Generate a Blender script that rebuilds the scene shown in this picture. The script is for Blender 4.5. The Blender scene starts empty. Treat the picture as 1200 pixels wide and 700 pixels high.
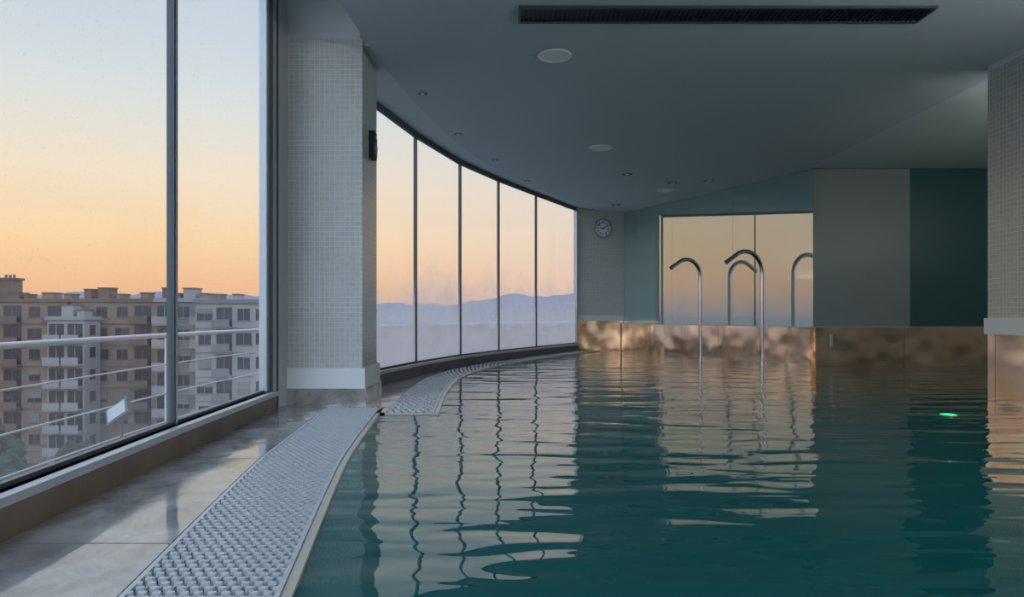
import bpy, math, random
import numpy as np
from mathutils import Vector, Matrix
random.seed(7)
sc = bpy.context.scene
try:
    sc.view_settings.view_transform = 'Standard'
    sc.view_settings.look = 'None'
except Exception: pass

def lin(c):
    return tuple(((v/255)/12.92 if v/255 <= .04045 else ((v/255+.055)/1.055)**2.4) for v in c)+(1.0,)

# ---------------------------------------------------------------- materials
def new_mat(name):
    m = bpy.data.materials.new(name); m.use_nodes = True
    nt = m.node_tree; b = nt.nodes['Principled BSDF']
    return m, nt, b
def N(nt, t, **kw):
    n = nt.nodes.new(t)
    for k, v in kw.items(): setattr(n, k, v)
    return n
def simple(name, col, rough=.5, metal=0, nscale=0, namt=.0, bump=0, bscale=None, spec=None):
    m, nt, b = new_mat(name)
    b.inputs['Base Color'].default_value = col
    b.inputs['Roughness'].default_value = rough
    b.inputs['Metallic'].default_value = metal
    if spec is not None: b.inputs['Specular IOR Level'].default_value = spec
    if nscale:
        tc = N(nt, 'ShaderNodeTexCoord'); no = N(nt, 'ShaderNodeTexNoise')
        no.inputs['Scale'].default_value = nscale; no.inputs['Detail'].default_value = 5
        nt.links.new(tc.outputs['Object'], no.inputs['Vector'])
        mx = N(nt, 'ShaderNodeMix', data_type='RGBA')
        mx.inputs[6].default_value = tuple(c*(1-namt) for c in col[:3])+(1,)
        mx.inputs[7].default_value = tuple(min(1, c*(1+namt)) for c in col[:3])+(1,)
        nt.links.new(no.outputs['Fac'], mx.inputs[0]); nt.links.new(mx.outputs[2], b.inputs['Base Color'])
        if bump:
            bp = N(nt, 'ShaderNodeBump'); bp.inputs['Distance'].default_value = bump
            n2 = no
            if bscale:
                n2 = N(nt, 'ShaderNodeTexNoise'); n2.inputs['Scale'].default_value = bscale
                nt.links.new(tc.outputs['Object'], n2.inputs['Vector'])
            nt.links.new(n2.outputs['Fac'], bp.inputs['Height']); nt.links.new(bp.outputs['Normal'], b.inputs['Normal'])
    return m

M = {}
M['ceiling'] = simple('ceiling_paint', (.58,.615,.64,1), .75, nscale=.6, namt=.03)
M['ceiling2'] = simple('ceiling_warm_pale', (.70,.71,.71,1), .75, nscale=.6, namt=.03)  # paler, warmer tone than the main ceiling
M['plaster'] = simple('white_plaster', (.74,.75,.76,1), .6, nscale=3, namt=.03)
M['whitestone'] = simple('white_baseboard', (.82,.83,.82,1), .35, nscale=4, namt=.04)
M['alu'] = simple('brushed_aluminium', (.56,.57,.58,1), .4, .45, nscale=20, namt=.06)
M['frame'] = simple('dark_frame', (.08,.095,.11,1), .4, .2, nscale=9, namt=.1)
M['rail'] = simple('painted_rail', (.62,.58,.57,1), .35, .2, nscale=8, namt=.05)
M['steel'] = simple('polished_steel', (.50,.48,.46,1), .16, 1, nscale=8, namt=.05)
M['black'] = simple('black_plastic', (.012,.014,.016,1), .5, nscale=20, namt=.1)
M['louvre'] = simple('vent_louvre_dark', (.03,.035,.04,1), .5, nscale=20, namt=.1)
M['white'] = simple('white_enamel', (.92,.92,.92,1), .4, nscale=10, namt=.02)
M['grate'] = simple('grate_plastic', (.55,.56,.57,1), .34, nscale=12, namt=.12)
M['channel'] = simple('dark_channel', (.02,.025,.03,1), .5, nscale=9, namt=.2)
M['lip'] = simple('pool_lip', (.60,.54,.44,1), .25, nscale=9, namt=.1)
M['wood'] = simple('weathered_sill_board', (.20,.145,.105,1), .5, nscale=4, namt=.5, bump=.002, bscale=30)
M['slab'] = simple('terrace_concrete', (.32,.31,.30,1), .8, nscale=2, namt=.15)
M['lampglass'] = simple('lamp_diffuser', (.93,.94,.94,1), .3, nscale=9, namt=.02)
M['glassedge'] = simple('downlight_trim', (.35,.36,.37,1), .4, nscale=9, namt=.05)

def mosaic(name, tile, grout, size=.046):
    m, nt, b = new_mat(name)
    uv = N(nt, 'ShaderNodeUVMap'); br = N(nt, 'ShaderNodeTexBrick', offset=0.0, squash=1.0)
    nt.links.new(uv.outputs[0], br.inputs['Vector'])
    br.inputs['Scale'].default_value = 1
    br.inputs['Brick Width'].default_value = size; br.inputs['Row Height'].default_value = size
    br.inputs['Mortar Size'].default_value = size*.09; br.inputs['Mortar Smooth'].default_value = .3
    br.inputs['Color1'].default_value = tile
    br.inputs['Color2'].default_value = tuple(c*.88 for c in tile[:3])+(1,)
    br.inputs['Mortar'].default_value = grout
    nt.links.new(br.outputs['Color'], b.inputs['Base Color'])
    b.inputs['Roughness'].default_value = .28
    bp = N(nt, 'ShaderNodeBump'); bp.invert = True; bp.inputs['Distance'].default_value = .003
    nt.links.new(br.outputs['Fac'], bp.inputs['Height']); nt.links.new(bp.outputs['Normal'], b.inputs['Normal'])
    return m
M['mosaic'] = mosaic('glass_mosaic', (.58,.575,.53,1), (.77,.76,.72,1))

def metal_wavy():
    m, nt, b = new_mat('pool_wall_steel')
    tc = N(nt, 'ShaderNodeTexCoord')
    n1 = N(nt, 'ShaderNodeTexNoise'); n1.inputs['Scale'].default_value = 1.9; n1.inputs['Detail'].default_value = 1
    n2 = N(nt, 'ShaderNodeTexNoise'); n2.inputs['Scale'].default_value = 3; n2.inputs['Detail'].default_value = 5
    for n in (n1, n2): nt.links.new(tc.outputs['Object'], n.inputs['Vector'])
    r = N(nt, 'ShaderNodeValToRGB')
    r.color_ramp.elements[0].color = (.80,.54,.36,1); r.color_ramp.elements[0].position = .3
    r.color_ramp.elements[1].color = (1.0,.79,.60,1); r.color_ramp.elements[1].position = .7
    nt.links.new(n2.outputs['Fac'], r.inputs[0]); nt.links.new(r.outputs[0], b.inputs['Base Color'])
    b.inputs['Metallic'].default_value = .95; b.inputs['Roughness'].default_value = .22
    bp = N(nt, 'ShaderNodeBump'); bp.inputs['Distance'].default_value = .08; bp.inputs['Strength'].default_value = .7
    nt.links.new(n1.outputs['Fac'], bp.inputs['Height']); nt.links.new(bp.outputs['Normal'], b.inputs['Normal'])
    return m
M['poolmetal'] = metal_wavy()

def gloss_panel(name, col, fac, rough=.01):
    m, nt, b = new_mat(name)
    tc = N(nt, 'ShaderNodeTexCoord'); no = N(nt, 'ShaderNodeTexNoise'); no.inputs['Scale'].default_value = .8
    nt.links.new(tc.outputs['Object'], no.inputs['Vector'])
    mx = N(nt, 'ShaderNodeMix', data_type='RGBA')
    mx.inputs[6].default_value = tuple(c*.92 for c in col[:3])+(1,); mx.inputs[7].default_value = tuple(c*1.08 for c in col[:3])+(1,)
    nt.links.new(no.outputs['Fac'], mx.inputs[0]); nt.links.new(mx.outputs[2], b.inputs['Base Color'])
    b.inputs['Roughness'].default_value = .5; b.inputs['Specular IOR Level'].default_value = 0
    g = N(nt, 'ShaderNodeBsdfGlossy'); g.inputs['Roughness'].default_value = rough
    g.inputs['Color'].default_value = (.97,.97,.95,1)
    ms = N(nt, 'ShaderNodeMixShader'); ms.inputs[0].default_value = fac
    nt.links.new(b.outputs[0], ms.inputs[1]); nt.links.new(g.outputs[0], ms.inputs[2])
    nt.links.new(ms.outputs[0], nt.nodes['Material Output'].inputs['Surface'])
    return m
M['tealglass'] = gloss_panel('teal_back_painted_glass', (.19,.37,.36,1), .42, .02)
M['greyglass'] = gloss_panel('grey_back_painted_glass', (.29,.32,.31,1), .03, .3)
M['darkteal'] = gloss_panel('dark_teal_glass', (.045,.125,.13,1), .04, .25)

def glass(name, fog, z0, speck):
    m, nt, b = new_mat(name)
    nt.nodes.remove(b)
    t = N(nt, 'ShaderNodeBsdfTransparent'); t.inputs[0].default_value = (.97,.98,.98,1)
    g = N(nt, 'ShaderNodeBsdfGlossy'); g.inputs['Roughness'].default_value = 0.0
    m1 = N(nt, 'ShaderNodeMixShader'); m1.inputs[0].default_value = .05
    nt.links.new(t.outputs[0], m1.inputs[1]); nt.links.new(g.outputs[0], m1.inputs[2])
    d = N(nt, 'ShaderNodeBsdfTranslucent'); d.inputs[0].default_value = (.74,.70,.70,1)
    tc = N(nt, 'ShaderNodeTexCoord')
    no = N(nt, 'ShaderNodeTexNoise'); no.inputs['Scale'].default_value = 70; no.inputs['Detail'].default_value = 1
    nt.links.new(tc.outputs['Object'], no.inputs['Vector'])
    r = N(nt, 'ShaderNodeMapRange'); r.inputs['From Min'].default_value = .68; r.inputs['From Max'].default_value = .78
    r.inputs['To Max'].default_value = speck; r.inputs['To Min'].default_value = .02
    nt.links.new(no.outputs['Fac'], r.inputs['Value'])
    # condensation low on the pane
    sp = N(nt, 'ShaderNodeSeparateXYZ'); nt.links.new(tc.outputs['Object'], sp.inputs[0])
    n4 = N(nt, 'ShaderNodeTexNoise'); n4.inputs['Scale'].default_value = 1.0; n4.inputs['Detail'].default_value = 4
    nt.links.new(tc.outputs['Object'], n4.inputs['Vector'])
    s4 = N(nt, 'ShaderNodeMath', operation='MULTIPLY_ADD'); s4.inputs[1].default_value = 1.6
    nt.links.new(n4.outputs['Fac'], s4.inputs[0]); nt.links.new(sp.outputs['Z'], s4.inputs[2])
    r2 = N(nt, 'ShaderNodeMapRange', interpolation_type='SMOOTHSTEP'); r2.inputs['From Min'].default_value = z0+.8; r2.inputs['From Max'].default_value = .8
    r2.inputs['To Min'].default_value = 0; r2.inputs['To Max'].default_value = fog
    nt.links.new(s4.outputs[0], r2.inputs['Value'])
    ad = N(nt, 'ShaderNodeMath', operation='ADD'); nt.links.new(r.outputs[0], ad.inputs[0]); nt.links.new(r2.outputs[0], ad.inputs[1])
    m2 = N(nt, 'ShaderNodeMixShader'); nt.links.new(ad.outputs[0], m2.inputs[0])
    nt.links.new(m1.outputs[0], m2.inputs[1]); nt.links.new(d.outputs[0], m2.inputs[2])
    nt.links.new(m2.outputs[0], nt.nodes['Material Output'].inputs['Surface'])
    return m
M['glass'] = glass('window_glass', .06, .9, .13)
M['fogglass'] = glass('misted_window_glass', .75, 1.75, .10)

def deckmat():
    m, nt, b = new_mat('wet_marble')
    tc = N(nt, 'ShaderNodeTexCoord')
    n1 = N(nt, 'ShaderNodeTexNoise'); n1.inputs['Scale'].default_value = 2.5; n1.inputs['Detail'].default_value = 12; n1.inputs['Distortion'].default_value = 1.2
    n1.inputs['Roughness'].default_value = .7
    nt.links.new(tc.outputs['Object'], n1.inputs['Vector'])
    r = N(nt, 'ShaderNodeValToRGB')
    r.color_ramp.elements[0].position = .36; r.color_ramp.elements[0].color = (.21,.185,.165,1)
    r.color_ramp.elements[1].position = .66; r.color_ramp.elements[1].color = (.50,.45,.41,1)
    nt.links.new(n1.outputs['Fac'], r.inputs[0]); nt.links.new(r.outputs[0], b.inputs['Base Color'])
    n2 = N(nt, 'ShaderNodeTexNoise'); n2.inputs['Scale'].default_value = 3.5; n2.inputs['Detail'].default_value = 8
    nt.links.new(tc.outputs['Object'], n2.inputs['Vector'])
    rr = N(nt, 'ShaderNodeMapRange'); rr.inputs['From Min'].default_value = .42; rr.inputs['From Max'].default_value = .58
    rr.inputs['To Min'].default_value = .03; rr.inputs['To Max'].default_value = .15
    nt.links.new(n2.outputs['Fac'], rr.inputs['Value']); nt.links.new(rr.outputs[0], b.inputs['Roughness'])
    bp = N(nt, 'ShaderNodeBump'); bp.inputs['Distance'].default_value = .02; bp.inputs['Strength'].default_value = .6
    n3 = N(nt, 'ShaderNodeTexNoise'); n3.inputs['Scale'].default_value = 1.8; n3.inputs['Detail'].default_value = 1.5
    nt.links.new(tc.outputs['Object'], n3.inputs['Vector'])
    nt.links.new(n3.outputs['Fac'], bp.inputs['Height']); nt.links.new(bp.outputs['Normal'], b.inputs['Normal'])
    b.inputs['IOR'].default_value = 2.6
    return m
M['deck'] = deckmat()

def watermat():
    m, nt, b = new_mat('pool_water')
    b.inputs['Base Color'].default_value = (.004,.092,.088,1)
    b.inputs['Roughness'].default_value = .012; b.inputs['IOR'].default_value = 1.46
    geo = N(nt, 'ShaderNodeTexCoord')
    def noise(sx, sy, det, dist, amp):
        mp = N(nt, 'ShaderNodeMapping'); mp.inputs['Scale'].default_value = (sx, sy, 1)
        mp.inputs['Rotation'].default_value = (0,0,.10)
        nt.links.new(geo.outputs['Object'], mp.inputs['Vector'])
        no = N(nt, 'ShaderNodeTexNoise'); no.inputs['Scale'].default_value = 1; no.inputs['Detail'].default_value = det
        no.inputs['Distortion'].default_value = dist
        nt.links.new(mp.outputs[0], no.inputs['Vector'])
        mu = N(nt, 'ShaderNodeMath', operation='MULTIPLY'); mu.inputs[1].default_value = amp
        nt.links.new(no.outputs['Fac'], mu.inputs[0]); return mu
    a = noise(1.0, 3.0, 1.0, .5, 1.0); c = noise(2.4, 6.5, 1.0, .4, .30)
    ad = N(nt, 'ShaderNodeMath', operation='ADD'); nt.links.new(a.outputs[0], ad.inputs[0]); nt.links.new(c.outputs[0], ad.inputs[1])
    bp = N(nt, 'ShaderNodeBump'); bp.inputs['Distance'].default_value = .022; bp.inputs['Strength'].default_value = 1
    nt.links.new(ad.outputs[0], bp.inputs['Height']); nt.links.new(bp.outputs['Normal'], b.inputs['Normal'])
    return m
M['water'] = watermat()

def emis(name, col, s):
    m, nt, b = new_mat(name)
    b.inputs['Base Color'].default_value = col
    b.inputs['Emission Color'].default_value = col; b.inputs['Emission Strength'].default_value = s
    return m
M['green'] = emis('green_led', (.02,.9,.25,1), 1.6)

# ---------------------------------------------------------------- mesh builder
class MB:
    def __init__(s): s.v=[]; s.f=[]; s.m=[]; s.mats=[]; s.sm=[]
    def mi(s, mat):
        if mat not in s.mats: s.mats.append(mat)
        return s.mats.index(mat)
    def add(s, vs, fs, mat, smooth=False):
        o=len(s.v); s.v += [tuple(p) for p in vs]; i=s.mi(mat)
        for f in fs: s.f.append(tuple(o+k for k in f)); s.m.append(i); s.sm.append(smooth)
    def box(s, x0,x1,y0,y1,z0,z1, mat, R=None, T=None):
        vs=[(x,y,z) for z in (z0,z1) for x,y in ((x0,y0),(x1,y0),(x1,y1),(x0,y1))]
        if R is not None: vs=[tuple(R@Vector(p)+(T or Vector())) for p in vs]
        s.add(vs, [(3,2,1,0),(4,5,6,7),(0,1,5,4),(1,2,6,5),(2,3,7,6),(3,0,4,7)], mat)
    def seg(s, p0,p1,o0,o1,z0,z1,mat, e0=0, e1=0):
        d=Vector((p1[0]-p0[0],p1[1]-p0[1])).normalized(); r=Vector((d.y,-d.x))
        a=Vector(p0[:2])-d*e0; b=Vector(p1[:2])+d*e1
        q=[a+r*o1, b+r*o1, b+r*o0, a+r*o0]
        s.prism([tuple(k) for k in q], z0, z1, mat)
    def prism(s, poly, z0, z1, mat):
        n=len(poly); vs=[(p[0],p[1],z0) for p in poly]+[(p[0],p[1],z1) for p in poly]
        fs=[tuple(range(n-1,-1,-1)), tuple(range(n,2*n))]+[(i,(i+1)%n,n+(i+1)%n,n+i) for i in range(n)]
        s.add(vs, fs, mat)
    def strip(s, A, B, z0, z1, mat):
        n=len(A); vs=[]
        for a,b in zip(A,B): vs += [(a[0],a[1],z0),(b[0],b[1],z0),(b[0],b[1],z1),(a[0],a[1],z1)]
        fs=[]
        for i in range(n-1):
            k=4*i
            for j in range(4): fs.append((k+j,k+(j+1)%4,k+4+(j+1)%4,k+4+j))
        fs += [(3,2,1,0),(4*n-4,4*n-3,4*n-2,4*n-1)]
        s.add(vs, fs, mat)
    def tube(s, path, r, mat, n=12, r2=None):
        P=[Vector(p) for p in path]; vs=[]; up=None
        for i,p in enumerate(P):
            t=(P[min(i+1,len(P)-1)]-P[max(i-1,0)]).normalized()
            if up is None:
                up = Vector((0,0,1)) if abs(t.z)<.9 else Vector((1,0,0))
            a=t.cross(up).normalized(); b=a.cross(t).normalized(); up=b
            rr=r if r2 is None else r+(r2-r)*i/(len(P)-1)
            for k in range(n):
                an=2*math.pi*k/n; vs.append(tuple(p+a*math.cos(an)*rr+b*math.sin(an)*rr))
        fs=[]
        for i in range(len(P)-1):
            for k in range(n): fs.append((i*n+k,i*n+(k+1)%n,(i+1)*n+(k+1)%n,(i+1)*n+k))
        s.add(vs,fs,mat,True)
        s.add(vs[:n],[tuple(range(n))],mat); s.add(vs[-n:],[tuple(range(n))],mat)
    def disc(s, c, ax, r, h, mat, n=28):
        ax=Vector(ax).normalized(); c=Vector(c)
        s.tube([c, c+ax*h], r, mat, n)
    def ring(s, c, ax, R, r, mat, n=36, k=8):
        ax=Vector(ax).normalized(); c=Vector(c)
        a=ax.cross(Vector((0,0,1)) if abs(ax.z)<.9 else Vector((1,0,0))).normalized(); b=ax.cross(a)
        vs=[]
        for i in range(n):
            t=2*math.pi*i/n; d=a*math.cos(t)+b*math.sin(t)
            for j in range(k):
                u=2*math.pi*j/k; vs.append(tuple(c+d*(R+r*math.cos(u))+ax*r*math.sin(u)))
        fs=[(i*k+j,((i+1)%n)*k+j,((i+1)%n)*k+(j+1)%k,i*k+(j+1)%k) for i in range(n) for j in range(k)]
        s.add(vs,fs,mat,True)
    def build(s, name, parent=None, bevel=0):
        me=bpy.data.meshes.new(name); me.from_pydata(s.v,[],s.f)
        for m in s.mats: me.materials.append(m)
        me.polygons.foreach_set('material_index', s.m); me.polygons.foreach_set('use_smooth', s.sm)
        uvl=me.uv_layers.new(name='UVMap'); me.update()
        for p in me.polygons:
            n=p.normal
            if abs(n.z)>.7:
                for li in p.loop_indices:
                    c=me.vertices[me.loops[li].vertex_index].co; uvl.data[li].uv=(c.x,c.y)
            else:
                t=Vector((-n.y,n.x,0)).normalized()
                for li in p.loop_indices:
                    c=me.vertices[me.loops[li].vertex_index].co; uvl.data[li].uv=(c.dot(t),c.z)
        ob=bpy.data.objects.new(name, me); sc.collection.objects.link(ob)
        if parent: ob.parent=parent
        if bevel:
            bv=ob.modifiers.new('bevel','BEVEL'); bv.width=bevel; bv.segments=2; bv.limit_method='ANGLE'
        return ob

def hermite(pts):
    xs=[p[1] for p in pts]; vs=[p[0] for p in pts]   # X as function of Y
    m=[]
    for i in range(len(xs)):
        a=max(i-1,0); b=min(i+1,len(xs)-1); m.append((vs[b]-vs[a])/(xs[b]-xs[a]))
    def f(y):
        if y<=xs[0]: return vs[0]+(y-xs[0])*m[0]
        if y>=xs[-1]: return vs[-1]+(y-xs[-1])*m[-1]
        i=max(j for j in range(len(xs)-1) if xs[j]<=y)
        h=xs[i+1]-xs[i]; t=(y-xs[i])/h
        return (2*t**3-3*t*t+1)*vs[i]+(t**3-2*t*t+t)*h*m[i]+(-2*t**3+3*t*t)*vs[i+1]+(t**3-t*t)*h*m[i+1]
    return f
def frange(a,b,n): return [a+(b-a)*i/n for i in range(n+1)]

WP=[(-.55,-4.7),(-1.0,-3.05),(-1.38,-1.35),(-1.66,.4),(-1.86,2.2),(-1.98,3.97),(-2.06,5.73),(-1.60,7.75),
    (-1.30,9.18),(-.826,10.83),(-.244,12.2),(.478,13.67),(1.47,15.62)]
WE=WP[-1]
def fw(y): return float(np.interp(y,[p[1] for p in WP],[p[0] for p in WP]))
e1=hermite([(-.05,-4.7),(-.2,-1.5),(-.46,.8),(-.64,1.94),(-.84,3.2),(-.95,4.0),(-1.13,5.95)])
e2=hermite([(-.62,5.62),(-.70,7.5),(-.64,9.2),(-.22,11),(.38,12.5),(1.2,14.2),(2.12,15.80)])
HC=3.21

# ---------------------------------------------------------------- windows
for i in range(len(WP)-1):
    p0,p1=WP[i],WP[i+1]; near = i<6; b=MB()
    if i==6: p0=(-2.0,6.88)
    zt = 3.78 if near else 3.27
    b.seg(p0,p1,-.004,.004,.15,zt,M['glass'] if near else M['fogglass'])
    b.seg(p0,p1,-.05,.05,.10,.165,M['alu'])
    b.seg(p0,p1,-.015,.015,.165,.185,M['frame'])
    b.seg(p0,p1,-.05,.10,.13,.165,M['alu'])
    b.seg(p0,p1,.0,.075,-.01,.13,M['wood'] if near else M['frame'])
    b.seg(p0,p1,-.02,.02,zt-(.05 if near else .075),zt,M['frame'])
    d=Vector((p1[0]-p0[0],p1[1]-p0[1])).normalized()
    P0=Vector(p0)
    b.seg(tuple(P0-d*.014),tuple(P0+d*.014),-.022,.022,.165,zt,M['frame'])
    if i in (4,5): b.seg(tuple(P0+d*.006),tuple(P0+d*.022),.010,.027,.165,zt,M['alu'])
    if i==5: # wide jamb closing the gap to the column
        P1=Vector(p1)
        b.seg(tuple(P1-d*.10),tuple(P1-d*.02),-.03,.03,.165,zt,M['alu'])
        b.seg(tuple(P1-d*.02),tuple(P1+d*.02),-.03,.05,.165,zt,M['frame'])
        b.seg(tuple(P1+d*.02),(-2.065,6.19),-.03,.03,.0,zt,M['alu'])
        b.seg(tuple(P1+d*.16),tuple(P1+d*.19),-.03,.045,.0,zt,M['frame'])
    if i==len(WP)-2:
        P1=Vector(p1)
        b.seg(tuple(P1-d*.06),tuple(P1),-.04,.04,.165,zt,M['alu'])
    b.build('window_%d'%(i+1))
# added rear glazing, unseen, lets more sky light into the room
b=MB()
rx=frange(-.55,4.6,3)
for i in range(3):
    p0=(rx[i],-4.7); p1=(rx[i+1],-4.7)
    b.seg(p0,p1,-.006,.006,.1,HC,M['glass']); b.seg(p0,p1,-.04,.04,0,.12,M['alu']); b.seg(p0,p1,-.04,.04,HC-.07,HC,M['frame'])
    b.seg((rx[i],-4.7),(rx[i]+.05,-4.7),-.05,.05,.1,HC,M['frame'])
b.build('window_13')

# ---------------------------------------------------------------- ceiling
CE=hermite([(-.1,-4.7),(-.75,-1.3),(-1.1,1),(-1.28,3),(-1.32,5.2),(-1.25,6.4),(-1.16,7.3),(-.88,9),(-.45,10.7),(.08,12.05),(.82,13.6),(1.75,15.3),(2.0,15.75)])
ys=frange(-4.7,15.6,70)
EDGE=[(CE(y),y) for y in ys]
b=MB()
b.strip(EDGE,[(4.85,min(y,16.2)) for y in ys],HC,HC+.75,M['ceiling'])
b.prism([(EDGE[-1][0],15.6),(4.85,15.6),(4.85,16.4),(2.2,16.4)],HC,HC+.75,M['ceiling'])
b.build('ceiling')
b=MB(); b.box(4.852,9.3,6.0,11.6,HC+.015,HC+.75,M['ceiling2']); b.build('ceiling_side_bay')
b=MB()
ys2=frange(6.25,15.6,50)
b.strip([(fw(y)-.08,y) for y in ys2],[(CE(y)-.002,y) for y in ys2],HC+.06,HC+.75,M['ceiling2'])
ys3=frange(-4.7,6.25,30)
b.strip([(fw(y)-.08,y) for y in ys3],[(CE(y)-.002,y) for y in ys3],3.78,HC+.75,M['ceiling2'])
b.prism([(CE(15.6)-.6,15.6),(CE(15.6),15.6),(2.25,16.1),(1.2,15.7)],HC+.06,HC+.75,M['ceiling2'])
b.build('ceiling_window_band')

# vent
v=bpy.data.objects.new('ceiling_air_vent',None); sc.collection.objects.link(v)
b=MB(); x0,x1,y0,y1=.07,3.29,5.33,5.56
b.box(x0,x1,y0,y1,HC-.006,HC-.001,M['black']); b.build('black_backing',v)  # flat black plate standing in for the dark vent interior
b=MB()
for a in ((x0-.02,x1+.02,y0-.03,y0),(x0-.02,x1+.02,y1,y1+.03),(x0-.02,x0,y0,y1),(x1,x1+.02,y0,y1)): b.box(*a,HC-.02,HC-.001,M['frame'])
b.build('frame',v)
b=MB()
for k in range(82):
    x=x0+.02+k*(x1-x0-.03)/82
    b.box(x,x+.008,y0,y1,HC-.018,HC-.006,M['louvre'])
b.build('louvres',v)

# ceiling lights
def downlight(px,py,r,kind):
    Y=2.41*800/(370-py); X=(px-600)*Y/800; b=MB(); z=HC
    b.ring((X,Y,z-.004),(0,0,1),r,.010 if r>.1 else .008,M['white'] if kind=='speaker' else M['glassedge'])
    b.disc((X,Y,z-.002),(0,0,-1),r*.97,.006,M['lampglass'] if kind=='speaker' else M['black'])
    if kind!='speaker': b.disc((X,Y,z-.008),(0,0,-1),r*.45,.006,M['lampglass'])
    b.build('ceiling_speaker' if kind=='speaker' else 'recessed_downlight')
for a in ((650,65,.15),(704,173,.16),(780,223,.16)): downlight(*a,'speaker')
for a in ((495,109,.05),(537,157,.05),(580,187,.05),(735,204,.09),(788,214,.10),(831,211,.10),(722,240,.10),(618,212,.05)): downlight(*a,'spot')

# ---------------------------------------------------------------- columns
b=MB(); X0,X1,Y0,Y1=-2.07,-1.36,6.2,6.86
b.box(X0,X1,Y0,Y1,.30,3.32,M['mosaic'])
b.box(X0,X1+.03,Y0-.03,Y1+.02,.14,.325,M['whitestone'])
b.box(X0,X1+.045,Y0-.05,Y1+.03,.0,.14,M['deck'])
b.box(X0-.05,X1-.02,Y0,Y1,3.32,3.9,M['plaster'])
b.build('mosaic_column')
b=MB(); sx=X1+.001
b.box(sx,sx+.05,6.47,6.62,2.30,2.56,M['black'])
b.box(sx+.05,sx+.056,6.485,6.605,2.32,2.50,M['frame'])
b.disc((sx+.05,6.545,2.40),(1,0,0),.05,.012,M['alu'],20); b.disc((sx+.05,6.545,2.51),(1,0,0),.018,.012,M['alu'],16)
b.build('wall_speaker',bevel=.004)

b=MB()
b.box(4.6,5.2,-4.7,6.6,.775,HC-.06,M['mosaic'])
b.box(4.6,5.2,-4.7,6.6,HC-.06,HC+.02,M['plaster'])
b.box(4.575,5.2,-4.7,6.62,.62,.775,M['whitestone'])
y=-4.7
while y<6.6:
    b.box(4.6,5.2,y,min(y+1.395,6.6),-.1,.62,M['poolmetal']); y+=1.4
b.box(4.605,5.1,-4.7,6.59,-.1,.61,M['black'])
b.build('wall_right')
b=MB(); b.box(9,9.2,6.0,11.4,-.1,HC+.1,M['mosaic']); b.box(5.2,9.2,6.0,6.2,-.1,HC+.1,M['mosaic']); b.build('wall_bay_side')

# added uplights that brighten the ceiling (unseen, on right wall and in side bay)
def fill_uplight(name,cx,cy,L,z,axis,tilt,energy):
    e=bpy.data.objects.new(name,None); sc.collection.objects.link(e)
    b=MB()
    if axis=='Y':
        b.box(cx-.10,cx+.10,cy-L/2,cy+L/2,z-.12,z-.10,M['plaster']); b.box(cx-.11,cx-.09,cy-L/2,cy+L/2,z-.12,z-.02,M['plaster'])
    else:
        b.box(cx-L/2,cx+L/2,cy-.10,cy+.10,z-.12,z-.10,M['plaster']); b.box(cx-L/2,cx+L/2,cy+.09,cy+.11,z-.12,z-.02,M['plaster'])
    b.build('added_trough',e)
    l=bpy.data.lights.new('lamp','AREA'); l.shape='RECTANGLE'; l.energy=energy; l.color=(.88,.94,1)
    l.size=.16 if axis=='Y' else L; l.size_y=L if axis=='Y' else .16
    o=bpy.data.objects.new('lamp',l); sc.collection.objects.link(o); o.parent=e; o.location=(cx,cy,z-.05)
    o.rotation_euler=(math.pi,tilt,0) if axis=='Y' else (math.pi+tilt,0,0)
fill_uplight('added_uplight',4.48,-.5,8.0,2.2,'Y',math.radians(-38),235)
fill_uplight('added_uplight',7.1,6.32,3.6,2.2,'X',math.radians(38),50)

# ---------------------------------------------------------------- back walls
A=(4.94,11.2); B=(2.62,16.0)
M['teal_back']=simple('wall_plaster_teal',(.05,.12,.12,1),.7,nscale=2,namt=.1)
b=MB(); P=Vector(B); Q=Vector(A); d=(Q-P); u=d.normalized()
fr=[0,.33,.66,1]
for i in range(3):
    a=P+d*fr[i]+u*.002; c=P+d*fr[i+1]-u*.002
    b.seg(a,c,-.05,0,.62,HC,M['tealglass'])
b.seg(P,Q,-.2,-.05,-.1,HC,M['teal_back'])
for i in range(5):
    a=P+d*(i/5); c=P+d*((i+1)/5); g=u*.004
    b.seg(a+g,c-g,-.05,.06,-.1,.605,M['poolmetal'])
b.seg(P,Q,-.05,.065,.605,.62,M['alu'])
b.build('wall_back_slanted')
b=MB()
b.seg(A,(6.53,11.2),-.05,0,.62,HC,M['greyglass']); b.seg((6.535,11.2),(9,11.2),-.05,0,.62,HC,M['darkteal'])
b.seg(A,(9,11.2),-.2,-.05,-.1,HC+.1,M['teal_back'])
for x in (4.95,6.4,7.85):
    b.box(x+.003,min(x+1.445,8.99),11.14,11.24,-.1,.605,M['poolmetal'])
b.box(4.96,8.99,11.135,11.24,.605,.62,M['alu'])
b.box(5.2,5.23,11.12,11.14,.30,.50,M['alu'])
b.build('wall_back')
# clock wall
Cw0=(WE[0]+.01,WE[1]+.03); Cw1=(2.66,16.04)
b=MB()
b.seg(Cw0,Cw1,-.15,0,.80,HC+.08,M['mosaic']); b.seg(Cw0,Cw1,-.15,.02,.68,.80,M['whitestone'])
b.seg(Cw0,Cw1,-.15,.012,-.1,.68,M['poolmetal'])
b.build('wall_clock_side')

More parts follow.
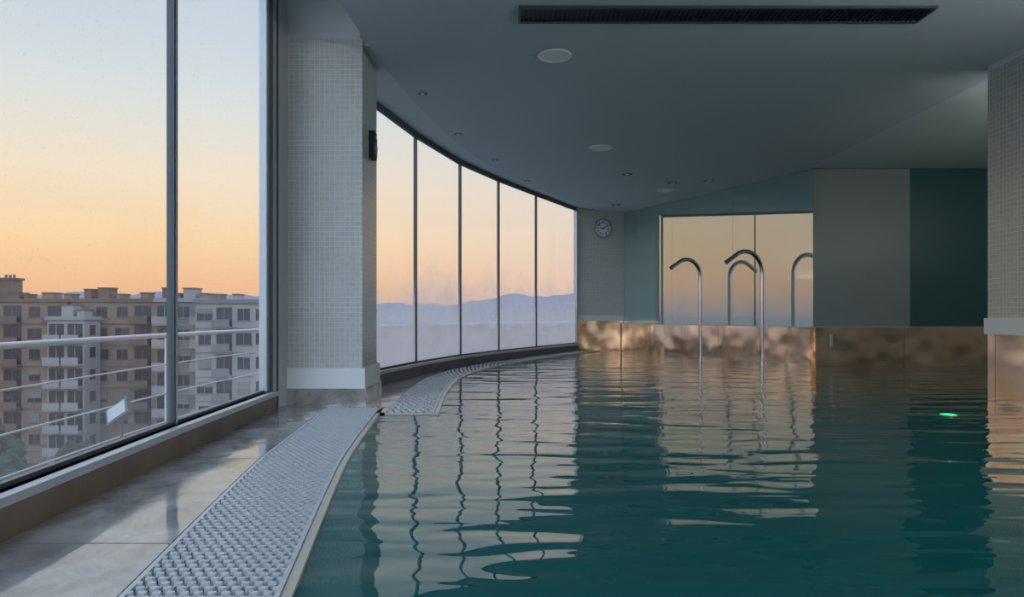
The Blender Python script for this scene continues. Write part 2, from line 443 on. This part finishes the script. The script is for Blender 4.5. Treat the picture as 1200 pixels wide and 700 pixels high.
# clock
ck=bpy.data.objects.new('wall_clock',None); sc.collection.objects.link(ck)
d=Vector((Cw1[0]-Cw0[0],Cw1[1]-Cw0[1],0)).normalized(); nrm=Vector((d.y,-d.x,0)); up=Vector((0,0,1))
s0=Vector((Cw0[0],Cw0[1],0)); 
t=(.1325*s0.y-s0.x)/(d.x-.1325*d.y); c=s0+d*t; c.z=.8+102*c.y/800; c+=nrm*.005
R=.215
b=MB(); b.disc(c,nrm,R-.01,.03,M['white'],40); b.build('face',ck)
b=MB(); b.ring(c+nrm*.025,nrm,R,.020,M['floodrim'] if 'floodrim' in M else M['glassedge'],40); b.build('rim',ck)
b=MB()
def hand(an,l,w,off,r0=0):
    u=d*math.sin(an)+up*math.cos(an); s=d*math.cos(an)-up*math.sin(an); o=c+nrm*off
    vs=[o+u*r0-s*w,o+u*r0+s*w,o+u*l+s*w*.6,o+u*l-s*w*.6]
    vs=vs+[q+nrm*.003 for q in vs]
    b.add(vs,[(0,1,2,3),(4,5,6,7),(0,1,5,4),(1,2,6,5),(2,3,7,6),(3,0,4,7)],M['black'])
for k in range(60): hand(k*math.pi/30,.195,.0025 if k%5 else .006,.032,.182)
hand(math.radians(52),.15,.008,.037,-.03); hand(math.radians(272),.10,.011,.035,-.03)
b.disc(c+nrm*.03,nrm,.014,.012,M['black'],16)
b.build('ticks_and_hands',ck)
for k in range(1,13):
    cu=bpy.data.curves.new('numeral_%d'%k,'FONT'); cu.body=str(k); cu.size=.078; cu.align_x='CENTER'; cu.align_y='CENTER'; cu.extrude=.001; cu.offset=.0022
    cu.materials.append(M['black']); o=bpy.data.objects.new('numeral_%d'%k,cu); sc.collection.objects.link(o); o.parent=ck
    an=k*math.pi/6; p=c+nrm*.033+(d*math.sin(an)+up*math.cos(an))*.140
    o.matrix_world=Matrix(((d.x,0,nrm.x,p.x),(d.y,0,nrm.y,p.y),(0,1,0,p.z),(0,0,0,1)))

# ---------------------------------------------------------------- water-spout canes
sn=Vector((-.90,-.436,0))
def cane(px,Y,h,reach,r):
    X=(px-600)*Y/800; b=MB(); path=[]
    rr=reach*.46
    for z in frange(-.1,h-rr*.95,12): path.append((X,Y,z))
    zc=h-rr*.95; base=Vector((X,Y,0))
    for k in range(1,19):
        a=math.pi*k/18*.70
        path.append(tuple(base+sn*(rr*(1-math.cos(a)))+Vector((0,0,zc+rr*.95*math.sin(a)))))
    last=Vector(path[-1]); dirv=(last-Vector(path[-2])).normalized()
    rem=reach-rr*(1-math.cos(math.pi*.70)); stepd=rem/max(.2,abs(dirv.dot(sn)))
    for k in range(1,5): path.append(tuple(last+dirv*stepd*k/4))
    b.tube(path,r,M['steel'],14)
    L=Vector(path[-1]); b.tube([L-dirv*.05,L+dirv*.005],r*1.08,M['steel'],14)
    b.disc((X,Y,-.03),(0,0,1),r*2.2,.03,M['steel'],20)
    b.build('pool_water_spout')
cane(893,11.7,1.885,.80,.036)
cane(820.5,13.1,1.865,.70,.036)

# ---------------------------------------------------------------- deck / grates / water
b=MB()
def deckstrip(ya,yb,left,right,n,joint=1.35):
    y=ya
    while y<yb-.01:
        y2=min(y+joint-.009,yb); yy=frange(y,y2,8)
        b.strip([(left(q),q) for q in yy],[(right(q),q) for q in yy],-.3,.0,M['deck']); y+=joint
deckstrip(-4.7,5.95,lambda q:fw(q)-.05,lambda q:e1(q)-.485,20,1.42)
deckstrip(5.95,15.6,lambda q:fw(q)-.05,lambda q:max(fw(q)+.05,e2(q)-.415),20)
b.prism([(fw(5.95)-.05,5.948),(-1.02,5.948),(-1.02,5.96),(fw(5.95),5.96)],-.3,.0,M['deck'])
b.build('floor')
b=MB()
yy=frange(-4.7,5.95,40); b.strip([(e1(q)-.484,q) for q in yy],[(e1(q)-.02,q) for q in yy],-.3,-.020,M['channel'])
yy=frange(5.66,15.6,50); b.strip([(e2(q)-.43,q) for q in yy],[(e2(q)-.02,q) for q in yy],-.3,-.020,M['channel'])
yy=frange(-4.7,5.95,50); b.strip([(e1(q)-.02,q) for q in yy],[(e1(q)+.012,q) for q in yy],-.4,-.004,M['lip'])
yy=frange(5.64,15.6,50); b.strip([(e2(q)-.02,q) for q in yy],[(e2(q)+.012,q) for q in yy],-.4,-.004,M['lip'])
b.box(-1.12,-.60,5.62,5.66,-.4,-.004,M['lip'])
b.box(-1.13,-1.05,5.62,5.97,-.4,-.004,M['lip'])
b.build('overflow_channel')

def grate(name, e, ya, yb, w, pitch, cols, kx=.42, ky=.33):
    b=MB(); y=ya; row=0
    cw=w/cols
    T=[]
    for k in range(10):
        a=2*math.pi*k/10; T.append((math.cos(a)*.5+(.35 if math.cos(a)>0 else -.35),math.sin(a)))
    while y<yb:
        x1=e(y); x0=x1-w
        for j in range(cols):
            cx=x0+(j+.5)*cw+(cw*.25 if row%2 else -cw*.25)
            hx=cw*kx; hy=pitch*ky
            lo=[(cx+tx*hx,y+ty*hy,-.018) for tx,ty in T]
            hi=[(cx+tx*hx*.85,y+ty*hy*.75,.003) for tx,ty in T]
            n=len(T)
            b.add(lo+hi,[tuple(range(n,2*n))]+[(i,(i+1)%n,n+(i+1)%n,n+i) for i in range(n)],M['grate'])
        y+=pitch; row+=1
    yy=frange(ya-pitch*.5,yb-pitch*.5,50)
    for j in range(cols+1):
        o=j*cw; hw=.008 if j in (0,cols) else .0028
        b.strip([(e(q)-w+o-hw,q) for q in yy],[(e(q)-w+o+hw,q) for q in yy],-.019,.002 if j in (0,cols) else -.004,M['grate'])
    return b.build(name)
g1=lambda q:e1(q)-.03
g2=lambda q:e2(q)-.03
grate('overflow_grate',g1,-1.2,5.93,.44,.036,11)
grate('overflow_grate',g2,5.71,15.5,.37,.090,6,.40,.27)

b=MB()
yy=frange(-4.68,5.64,30)+frange(5.65,15.6,40)
def rx_(q):
    if q<=6.6: return 4.60
    if q<=11.15: return 8.99
    return 4.90+(q-11.2)/(16.0-11.2)*(2.62-4.94)
vs=[];fs=[]
yy2=sorted(set(yy+[6.6,6.601,11.14,11.141]))
for q in yy2:
    vs += [((e1(q) if q<5.645 else e2(q))-.01,q,-.018),(max(rx_(q),(e2(q) if q>5.7 else 0)+.01),q,-.018)]
for i in range(len(yy2)-1): fs.append((2*i,2*i+1,2*i+3,2*i+2))
b.add(vs,fs,M['water']); b.build('pool_water')

# pool led lamp
b=MB(); lx,ly=3.58,5.6
b.ring((lx,ly,-.014),(0,0,1),.070,.005,M['steel'],30)
vs=[];n=20
for i in range(5):
    a=i/4*math.pi/2
    for k in range(n): t=2*math.pi*k/n; vs.append((lx+.065*math.cos(a)*math.cos(t),ly+.065*math.cos(a)*math.sin(t),-.018+.007*math.sin(a)))
fs=[(i*n+k,i*n+(k+1)%n,(i+1)*n+(k+1)%n,(i+1)*n+k) for i in range(4) for k in range(n)]
b.add(vs,fs,M['green'],True); b.build('pool_led_lamp')
l=bpy.data.lights.new('led_glow','POINT'); l.energy=.4; l.color=(.02,1,.3); l.shadow_soft_size=0; l.specular_factor=0
lo=bpy.data.objects.new('pool_led_glow_light',l); lo.location=(lx,ly,.05); sc.collection.objects.link(lo)

# ---------------------------------------------------------------- terrace + railing
rl=hermite([(-1.6,-4),(-2.6,-1),(-3.05,2),(-3.2,4.27),(-3.33,6.5),(-3.3,8.9),(-3.0,11),(-2.4,13),(-1.5,15),(-.3,17),(1.2,19),(3.2,21)])
b=MB(); yy=frange(-4.7,21,60)
b.strip([(rl(q)-.12,q) for q in yy],[((fw(q)-.04) if q<WE[1] else WE[0]+(q-WE[1])*.7,q) for q in yy],-.75,-.5,M['slab'])
b.build('terrace_slab')
b=MB(); yy=frange(-4,21,90)
b.tube([(rl(q),q,.61) for q in yy],.022,M['rail'],12)
for z in (.33,.05,-.22): b.tube([(rl(q),q,z) for q in yy],.007,M['rail'],8)
for q in (-3.9,-.4,3.1,6.58,10.1,13.6,15.6,17.3,19,20.6):
    b.box(rl(q)-.012,rl(q)+.012,q-.012,q+.012,-.5,.6,M['rail'])
b.build('terrace_railing')
fl=bpy.data.objects.new('terrace_floodlight',None); sc.collection.objects.link(fl)
fx,fy,fz=-2.66,4.62,.145
R=Matrix.Rotation(math.radians(-35),3,'Y')@Matrix.Rotation(math.radians(50),3,'X'); T=Vector((fx,fy,fz))
M['floodbody']=simple('floodlight_housing',(.16,.17,.18,1),.45,.3,nscale=9,namt=.1)
b=MB(); b.box(-.085,.085,-.07,.07,-.02,.02,M['floodbody'],R,T); b.box(-.07,.07,-.055,.055,.02,.024,M['alu'],R,T)
for k in range(6): b.box(-.07+k*.026,-.064+k*.026,-.06,.06,-.045,-.02,M['floodbody'],R,T)
b.build('housing',fl)
b=MB(); b.tube([(fx,fy+.03,-.5),(fx,fy+.03,fz-.03)],.009,M['floodbody'],10); b.disc((fx,fy+.03,-.5),(0,0,1),.05,.01,M['floodbody'],16); b.build('post',fl)

# ---------------------------------------------------------------- city
def wallmat(name,c,sc_=.4):
    return simple(name,lin(c),.9,nscale=sc_,namt=.12)
W_tan=wallmat('tan_render',(126,102,84)); W_wht=wallmat('pale_render',(140,131,126)); W_gry=wallmat('grey_render',(112,104,101)); W_brn=wallmat('brown_brick',(104,82,68))
W_win=simple('city_window',(.016,.017,.022,1),.2,nscale=.5,namt=.3); W_roof=simple('flat_roof',(.10,.085,.075,1),.9,nscale=.5,namt=.1)
W_shut=simple('window_shutter',(.17,.15,.13,1),.8,nscale=1,namt=.1)
def building(name,x0,x1,y0,dep,ztop,mat,trim,bay=3.4,bal=(),zb=-20,rot=0,shut=.3,strips=()):
    b=MB(); w=x1-x0; R=Matrix.Rotation(rot,3,'Z'); T=Vector(((x0+x1)/2,y0,0))
    def bx(a,c,d_,e,f,g,m): b.box(a,c,d_,e,f,g,m,R,T)
    bx(-w/2,w/2,0,dep,zb,ztop,mat); bx(-w/2-.2,w/2+.2,-.2,dep+.2,ztop,ztop+.5,trim)
    n=max(1,int(w/bay)); bw=w/n; fl=int((ztop-zb)/3)
    for side in (0,1):
        cnt=n if side==0 else max(1,int(dep/bay)); bb=bw if side==0 else dep/cnt
        for f in range(fl):
            z=ztop-3*(f+1)+.2
            if side==0: bx(-w/2-.02,w/2+.02,-.06,0,z-.32,z-.2,trim)
            for k in range(cnt):
                cc=(k+.5)*bb
                if side==0:
                    cx=-w/2+cc
                    if k in bal:
                        bx(cx-bb*.45,cx+bb*.45,-1.2,0,z-.3,z-.1,trim)
                        bx(cx-bb*.45,cx+bb*.45,-1.25,-1.15,z-.1,z+.85,trim)
                        bx(cx-bb*.40,cx+bb*.40,-.05,.01,z-.05,z+2.3,W_win)
                        bx(cx-.05,cx+.05,-.08,0,z-.05,z+2.2,trim)
                    else:
                        ww=.75 if (k+f)%3 else .95
                        bx(cx-ww-.1,cx+ww+.1,-.09,0,z+.62,z+.72,trim)
                        bx(cx-ww,cx+ww,-.05,.01,z+.7,z+2.15,W_win)
                        bx(cx-.04,cx+.04,-.08,0,z+.7,z+2.15,trim)
                        if random.random()<shut: bx(cx-ww,cx+ww,-.09,0,z+.7+random.random()*1.0,z+2.15,W_shut)
                else:
                    bx(w/2-.01,w/2+.05,cc-.6,cc+.6,z+.7,z+2.1,W_win)
    k=-w/2+.6
    while k<w/2-1.2:
        hh=random.choice((.9,1.4,.7,1.6)); ww=random.choice((.6,1.0,1.6))
        bx(k,k+ww,2,4,ztop+.4,ztop+.4+hh,random.choice((mat,trim,mat))); bx(k-.1,k+ww+.1,1.9,4.1,ztop+.4+hh,ztop+.55+hh,W_roof)
        k+=random.uniform(2,3.4)
    return b.build(name)
apt=building('apartment_building',-84,-62.7,96,14,2.7,W_tan,W_brn,bay=2.9,bal=(1,4,6),rot=.03)
building('apartment_building',-62.3,-57.3,91.5,3.5,.2,W_wht,W_wht,bay=2.5,bal=(0,1))
building('apartment_building',-62,-47.6,96,14,2.7,W_tan,W_brn,bay=2.7,bal=(3,))
building('apartment_building',-47,-39.6,90,14,2.6,W_gry,W_wht,bay=2.4,bal=(0,2))
building('apartment_building',-39.0,-31.8,84,16,2.3,W_wht,W_gry,bay=2.4,bal=(1,))
building('apartment_building',-150,-110,150,14,-2,W_gry,W_wht)
b=MB(); b.box(-74.6,-72.4,99,101,3,6.0,W_brn); b.box(-74.8,-72.2,98.8,101.2,6.0,6.3,W_roof)
for k in range(3): b.disc((-74.1+k*.6,100,6.3),(0,0,1),.18,.5,W_brn,10)
b.build('chimney_stack',apt)

leaf=simple('tree_foliage',(.020,.030,.012,1),.9,nscale=1.5,namt=.6); bark=simple('tree_bark',(.06,.045,.03,1),.9,nscale=3,namt=.3)
def tree(x,y,h,r,zb=-20,name='tree'):
    b=MB(); b.tube([(x,y,zb),(x+.2,y,zb+h*.35),(x,y+.1,zb+h*.7)],.3,bark,8,.12)
    for a in range(4):
        t=random.random()*6.28; b.tube([(x,y,zb+h*.4),(x+math.cos(t)*r*.6,y+math.sin(t)*r*.6,zb+h*.65)],.14,bark,6,.05)
    for k in range(30):
        t=random.random()*6.28; ph=math.acos(random.uniform(-.6,1)); q=r*random.uniform(.45,.85)
        c=Vector((x+q*math.sin(ph)*math.cos(t),y+q*math.sin(ph)*math.sin(t),zb+h*.68+q*.75*math.cos(ph))); s=r*random.uniform(.18,.34)
        vs=[];n=9;m=6
        for i in range(m+1):
            for j in range(n):
                th=math.pi*i/m; pp=2*math.pi*j/n; s2=s*random.uniform(.7,1.2)
                vs.append(tuple(c+Vector((math.sin(th)*math.cos(pp),math.sin(th)*math.sin(pp),math.cos(th)))*s2))
        b.add(vs,[(i*n+j,i*n+(j+1)%n,(i+1)*n+(j+1)%n,(i+1)*n+j) for i in range(m) for j in range(n)],leaf)
    b.build(name)
for a in ((-50,66,10,3.4),(-45,61,7,2.8),(-56,70,12,4),(-41,64,5.5,2.4),(-35,64,5,2.2),(-28,70,5,2.2),(-62,72,12,4),(-47,74,7,2.8),(-22,66,5,2.2)): tree(*a)

b=MB()
for k in range(420):
    y=random.uniform(180,1300); x=random.uniform(-.85,.35)*y
    w=random.uniform(8,22); h=random.uniform(4,10); dd=random.uniform(8,16)
    Rm=Matrix.Rotation(random.uniform(-.5,.5),3,'Z')
    m=random.choice((W_wht,W_gry,W_tan,W_brn))
    b.box(-w/2,w/2,0,dd,-20,-20+h,m,Rm,Vector((x,y,0)))
    b.box(-w/2-.3,w/2+.3,-.3,dd+.3,-20+h,-19.6+h,W_roof,Rm,Vector((x,y,0)))
    for f in range(int(h/3)):
        b.box(-w/2+1,w/2-1,-.1,0,-20+f*3+1.2,-20+f*3+2.4,W_win,Rm,Vector((x,y,0)))
b.build('distant_town')

def hazeground():
    m,nt,bb=new_mat('valley_ground')
    tc=N(nt,'ShaderNodeTexCoord'); sp=N(nt,'ShaderNodeSeparateXYZ'); nt.links.new(tc.outputs['Object'],sp.inputs[0])
    no=N(nt,'ShaderNodeTexNoise'); no.inputs['Scale'].default_value=.02; no.inputs['Detail'].default_value=8
    nt.links.new(tc.outputs['Object'],no.inputs['Vector'])
    r=N(nt,'ShaderNodeValToRGB'); r.color_ramp.elements[0].color=(.05,.06,.035,1); r.color_ramp.elements[1].color=(.20,.17,.15,1)
    r.color_ramp.elements[0].position=.4; r.color_ramp.elements[1].position=.6
    nt.links.new(no.outputs['Fac'],r.inputs[0])
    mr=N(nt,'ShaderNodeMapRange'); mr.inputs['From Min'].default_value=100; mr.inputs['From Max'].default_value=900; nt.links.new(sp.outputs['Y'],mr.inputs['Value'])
    mx=N(nt,'ShaderNodeMix',data_type='RGBA'); nt.links.new(mr.outputs[0],mx.inputs[0]); nt.links.new(r.outputs[0],mx.inputs[6]); mx.inputs[7].default_value=(.20,.19,.20,1)  # far ground fades into a painted haze colour
    nt.links.new(mx.outputs[2],bb.inputs['Base Color']); bb.inputs['Roughness'].default_value=1; bb.inputs['Specular IOR Level'].default_value=0
    return m
b=MB(); g=hazeground()
xs=frange(-7000,7000,10); yy=frange(-3000,6000,10)
vs=[(x,y,-20) for y in yy for x in xs]; fs=[(j*11+i,j*11+i+1,(j+1)*11+i+1,(j+1)*11+i) for j in range(10) for i in range(10)]
b.add(vs,fs,g); b.build('ground')

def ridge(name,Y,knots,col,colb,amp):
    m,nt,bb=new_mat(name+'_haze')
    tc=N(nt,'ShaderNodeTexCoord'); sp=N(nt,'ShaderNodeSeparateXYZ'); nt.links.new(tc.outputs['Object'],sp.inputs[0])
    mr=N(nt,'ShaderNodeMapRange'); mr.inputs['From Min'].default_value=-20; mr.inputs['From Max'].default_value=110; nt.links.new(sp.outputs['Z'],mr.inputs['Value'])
    mx=N(nt,'ShaderNodeMix',data_type='RGBA'); nt.links.new(mr.outputs[0],mx.inputs[0]); mx.inputs[6].default_value=colb; mx.inputs[7].default_value=col  # aerial haze mixed into the ridge colour by height
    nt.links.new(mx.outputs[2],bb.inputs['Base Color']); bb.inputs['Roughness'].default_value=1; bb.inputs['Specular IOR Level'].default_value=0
    b=MB(); n=420; vs=[]
    for i in range(n+1):
        px=-700+2400*i/n; X=(px-600)/800*Y
        h=float(np.interp(px,[k[0] for k in knots],[k[1] for k in knots]))
        h+=amp*(math.sin(px*.061+Y)+.6*math.sin(px*.137+1.3)+.35*math.sin(px*.31+.4)+.2*math.sin(px*.71))
        for t,zz in ((0,-20),(.35,.28),(.65,.62),(.85,.88),(1,1)):
            z=-20 if t==0 else -20+(h+20)*zz
            vs.append((X,Y-900*(1-t),z))
    fs=[(i*5+k,i*5+k+1,(i+1)*5+k+1,(i+1)*5+k) for i in range(n) for k in range(4)]
    b.add(vs,fs,m,True); b.build(name)
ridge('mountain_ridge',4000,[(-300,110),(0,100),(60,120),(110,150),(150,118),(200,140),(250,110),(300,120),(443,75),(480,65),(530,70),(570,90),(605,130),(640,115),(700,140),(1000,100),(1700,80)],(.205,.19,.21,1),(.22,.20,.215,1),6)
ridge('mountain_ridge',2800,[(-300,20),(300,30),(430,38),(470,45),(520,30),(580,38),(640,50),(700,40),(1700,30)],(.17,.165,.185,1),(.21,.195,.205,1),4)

# ---------------------------------------------------------------- world
w=bpy.data.worlds.new('dusk_sky'); sc.world=w; w.use_nodes=True; nt=w.node_tree
bg=nt.nodes['Background']; tc=N(nt,'ShaderNodeTexCoord'); sp=N(nt,'ShaderNodeSeparateXYZ'); nt.links.new(tc.outputs['Generated'],sp.inputs[0])
def ramp(st):
    r=N(nt,'ShaderNodeValToRGB'); e=r.color_ramp.elements
    e[0].position=st[0][0]; e[0].color=lin(st[0][1]); e[1].position=st[-1][0]; e[1].color=lin(st[-1][1])
    for p,c_ in st[1:-1]: q=e.new(p); q.color=lin(c_)
    nt.links.new(sp.outputs['Z'],r.inputs[0]); return r
r1=ramp([(0,(228,168,138)),(.04,(244,188,142)),(.10,(252,212,164)),(.18,(246,226,198)),(.27,(224,226,222)),(.36,(204,214,224)),(1,(130,165,212))])
r2=ramp([(0,(208,180,172)),(.05,(230,199,180)),(.12,(233,213,197)),(.2,(225,218,211)),(.3,(208,213,218)),(1,(130,165,212))])
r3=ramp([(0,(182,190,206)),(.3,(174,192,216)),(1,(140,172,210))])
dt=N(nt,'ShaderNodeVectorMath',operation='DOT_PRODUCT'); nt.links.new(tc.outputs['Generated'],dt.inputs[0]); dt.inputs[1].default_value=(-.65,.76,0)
def mr(a,c_,src):
    m=N(nt,'ShaderNodeMapRange',interpolation_type='SMOOTHSTEP'); m.inputs['From Min'].default_value=a; m.inputs['From Max'].default_value=c_; nt.links.new(src,m.inputs['Value']); return m
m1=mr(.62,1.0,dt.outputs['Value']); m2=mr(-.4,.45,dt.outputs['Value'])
x1=N(nt,'ShaderNodeMix',data_type='RGBA'); nt.links.new(m1.outputs[0],x1.inputs[0]); nt.links.new(r2.outputs[0],x1.inputs[6]); nt.links.new(r1.outputs[0],x1.inputs[7])
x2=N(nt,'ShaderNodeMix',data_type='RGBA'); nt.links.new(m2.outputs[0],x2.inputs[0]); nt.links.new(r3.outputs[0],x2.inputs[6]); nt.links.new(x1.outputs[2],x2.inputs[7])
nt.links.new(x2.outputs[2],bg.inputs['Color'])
m3=mr(.42,.75,sp.outputs['Z'])
s1=N(nt,'ShaderNodeMapRange'); nt.links.new(m2.outputs[0],s1.inputs['Value']); s1.inputs['To Min'].default_value=3.6; s1.inputs['To Max'].default_value=1.16  # unseen sky behind the camera boosted to brighten the interior
s2=N(nt,'ShaderNodeMath',operation='MULTIPLY_ADD'); nt.links.new(m3.outputs[0],s2.inputs[0]); s2.inputs[1].default_value=1.6; nt.links.new(s1.outputs[0],s2.inputs[2])  # high sky above the visible range boosted for the same fill
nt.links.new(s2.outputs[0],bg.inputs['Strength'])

# ---------------------------------------------------------------- camera
cd=bpy.data.cameras.new('camera'); cam=bpy.data.objects.new('camera',cd); sc.collection.objects.link(cam)
cam.location=(0,0,.8); cam.rotation_euler=(math.radians(90),0,0)
cd.sensor_width=36; cd.lens=24; cd.shift_y=20/1200; cd.clip_end=12000; cd.clip_start=.05
sc.camera=cam
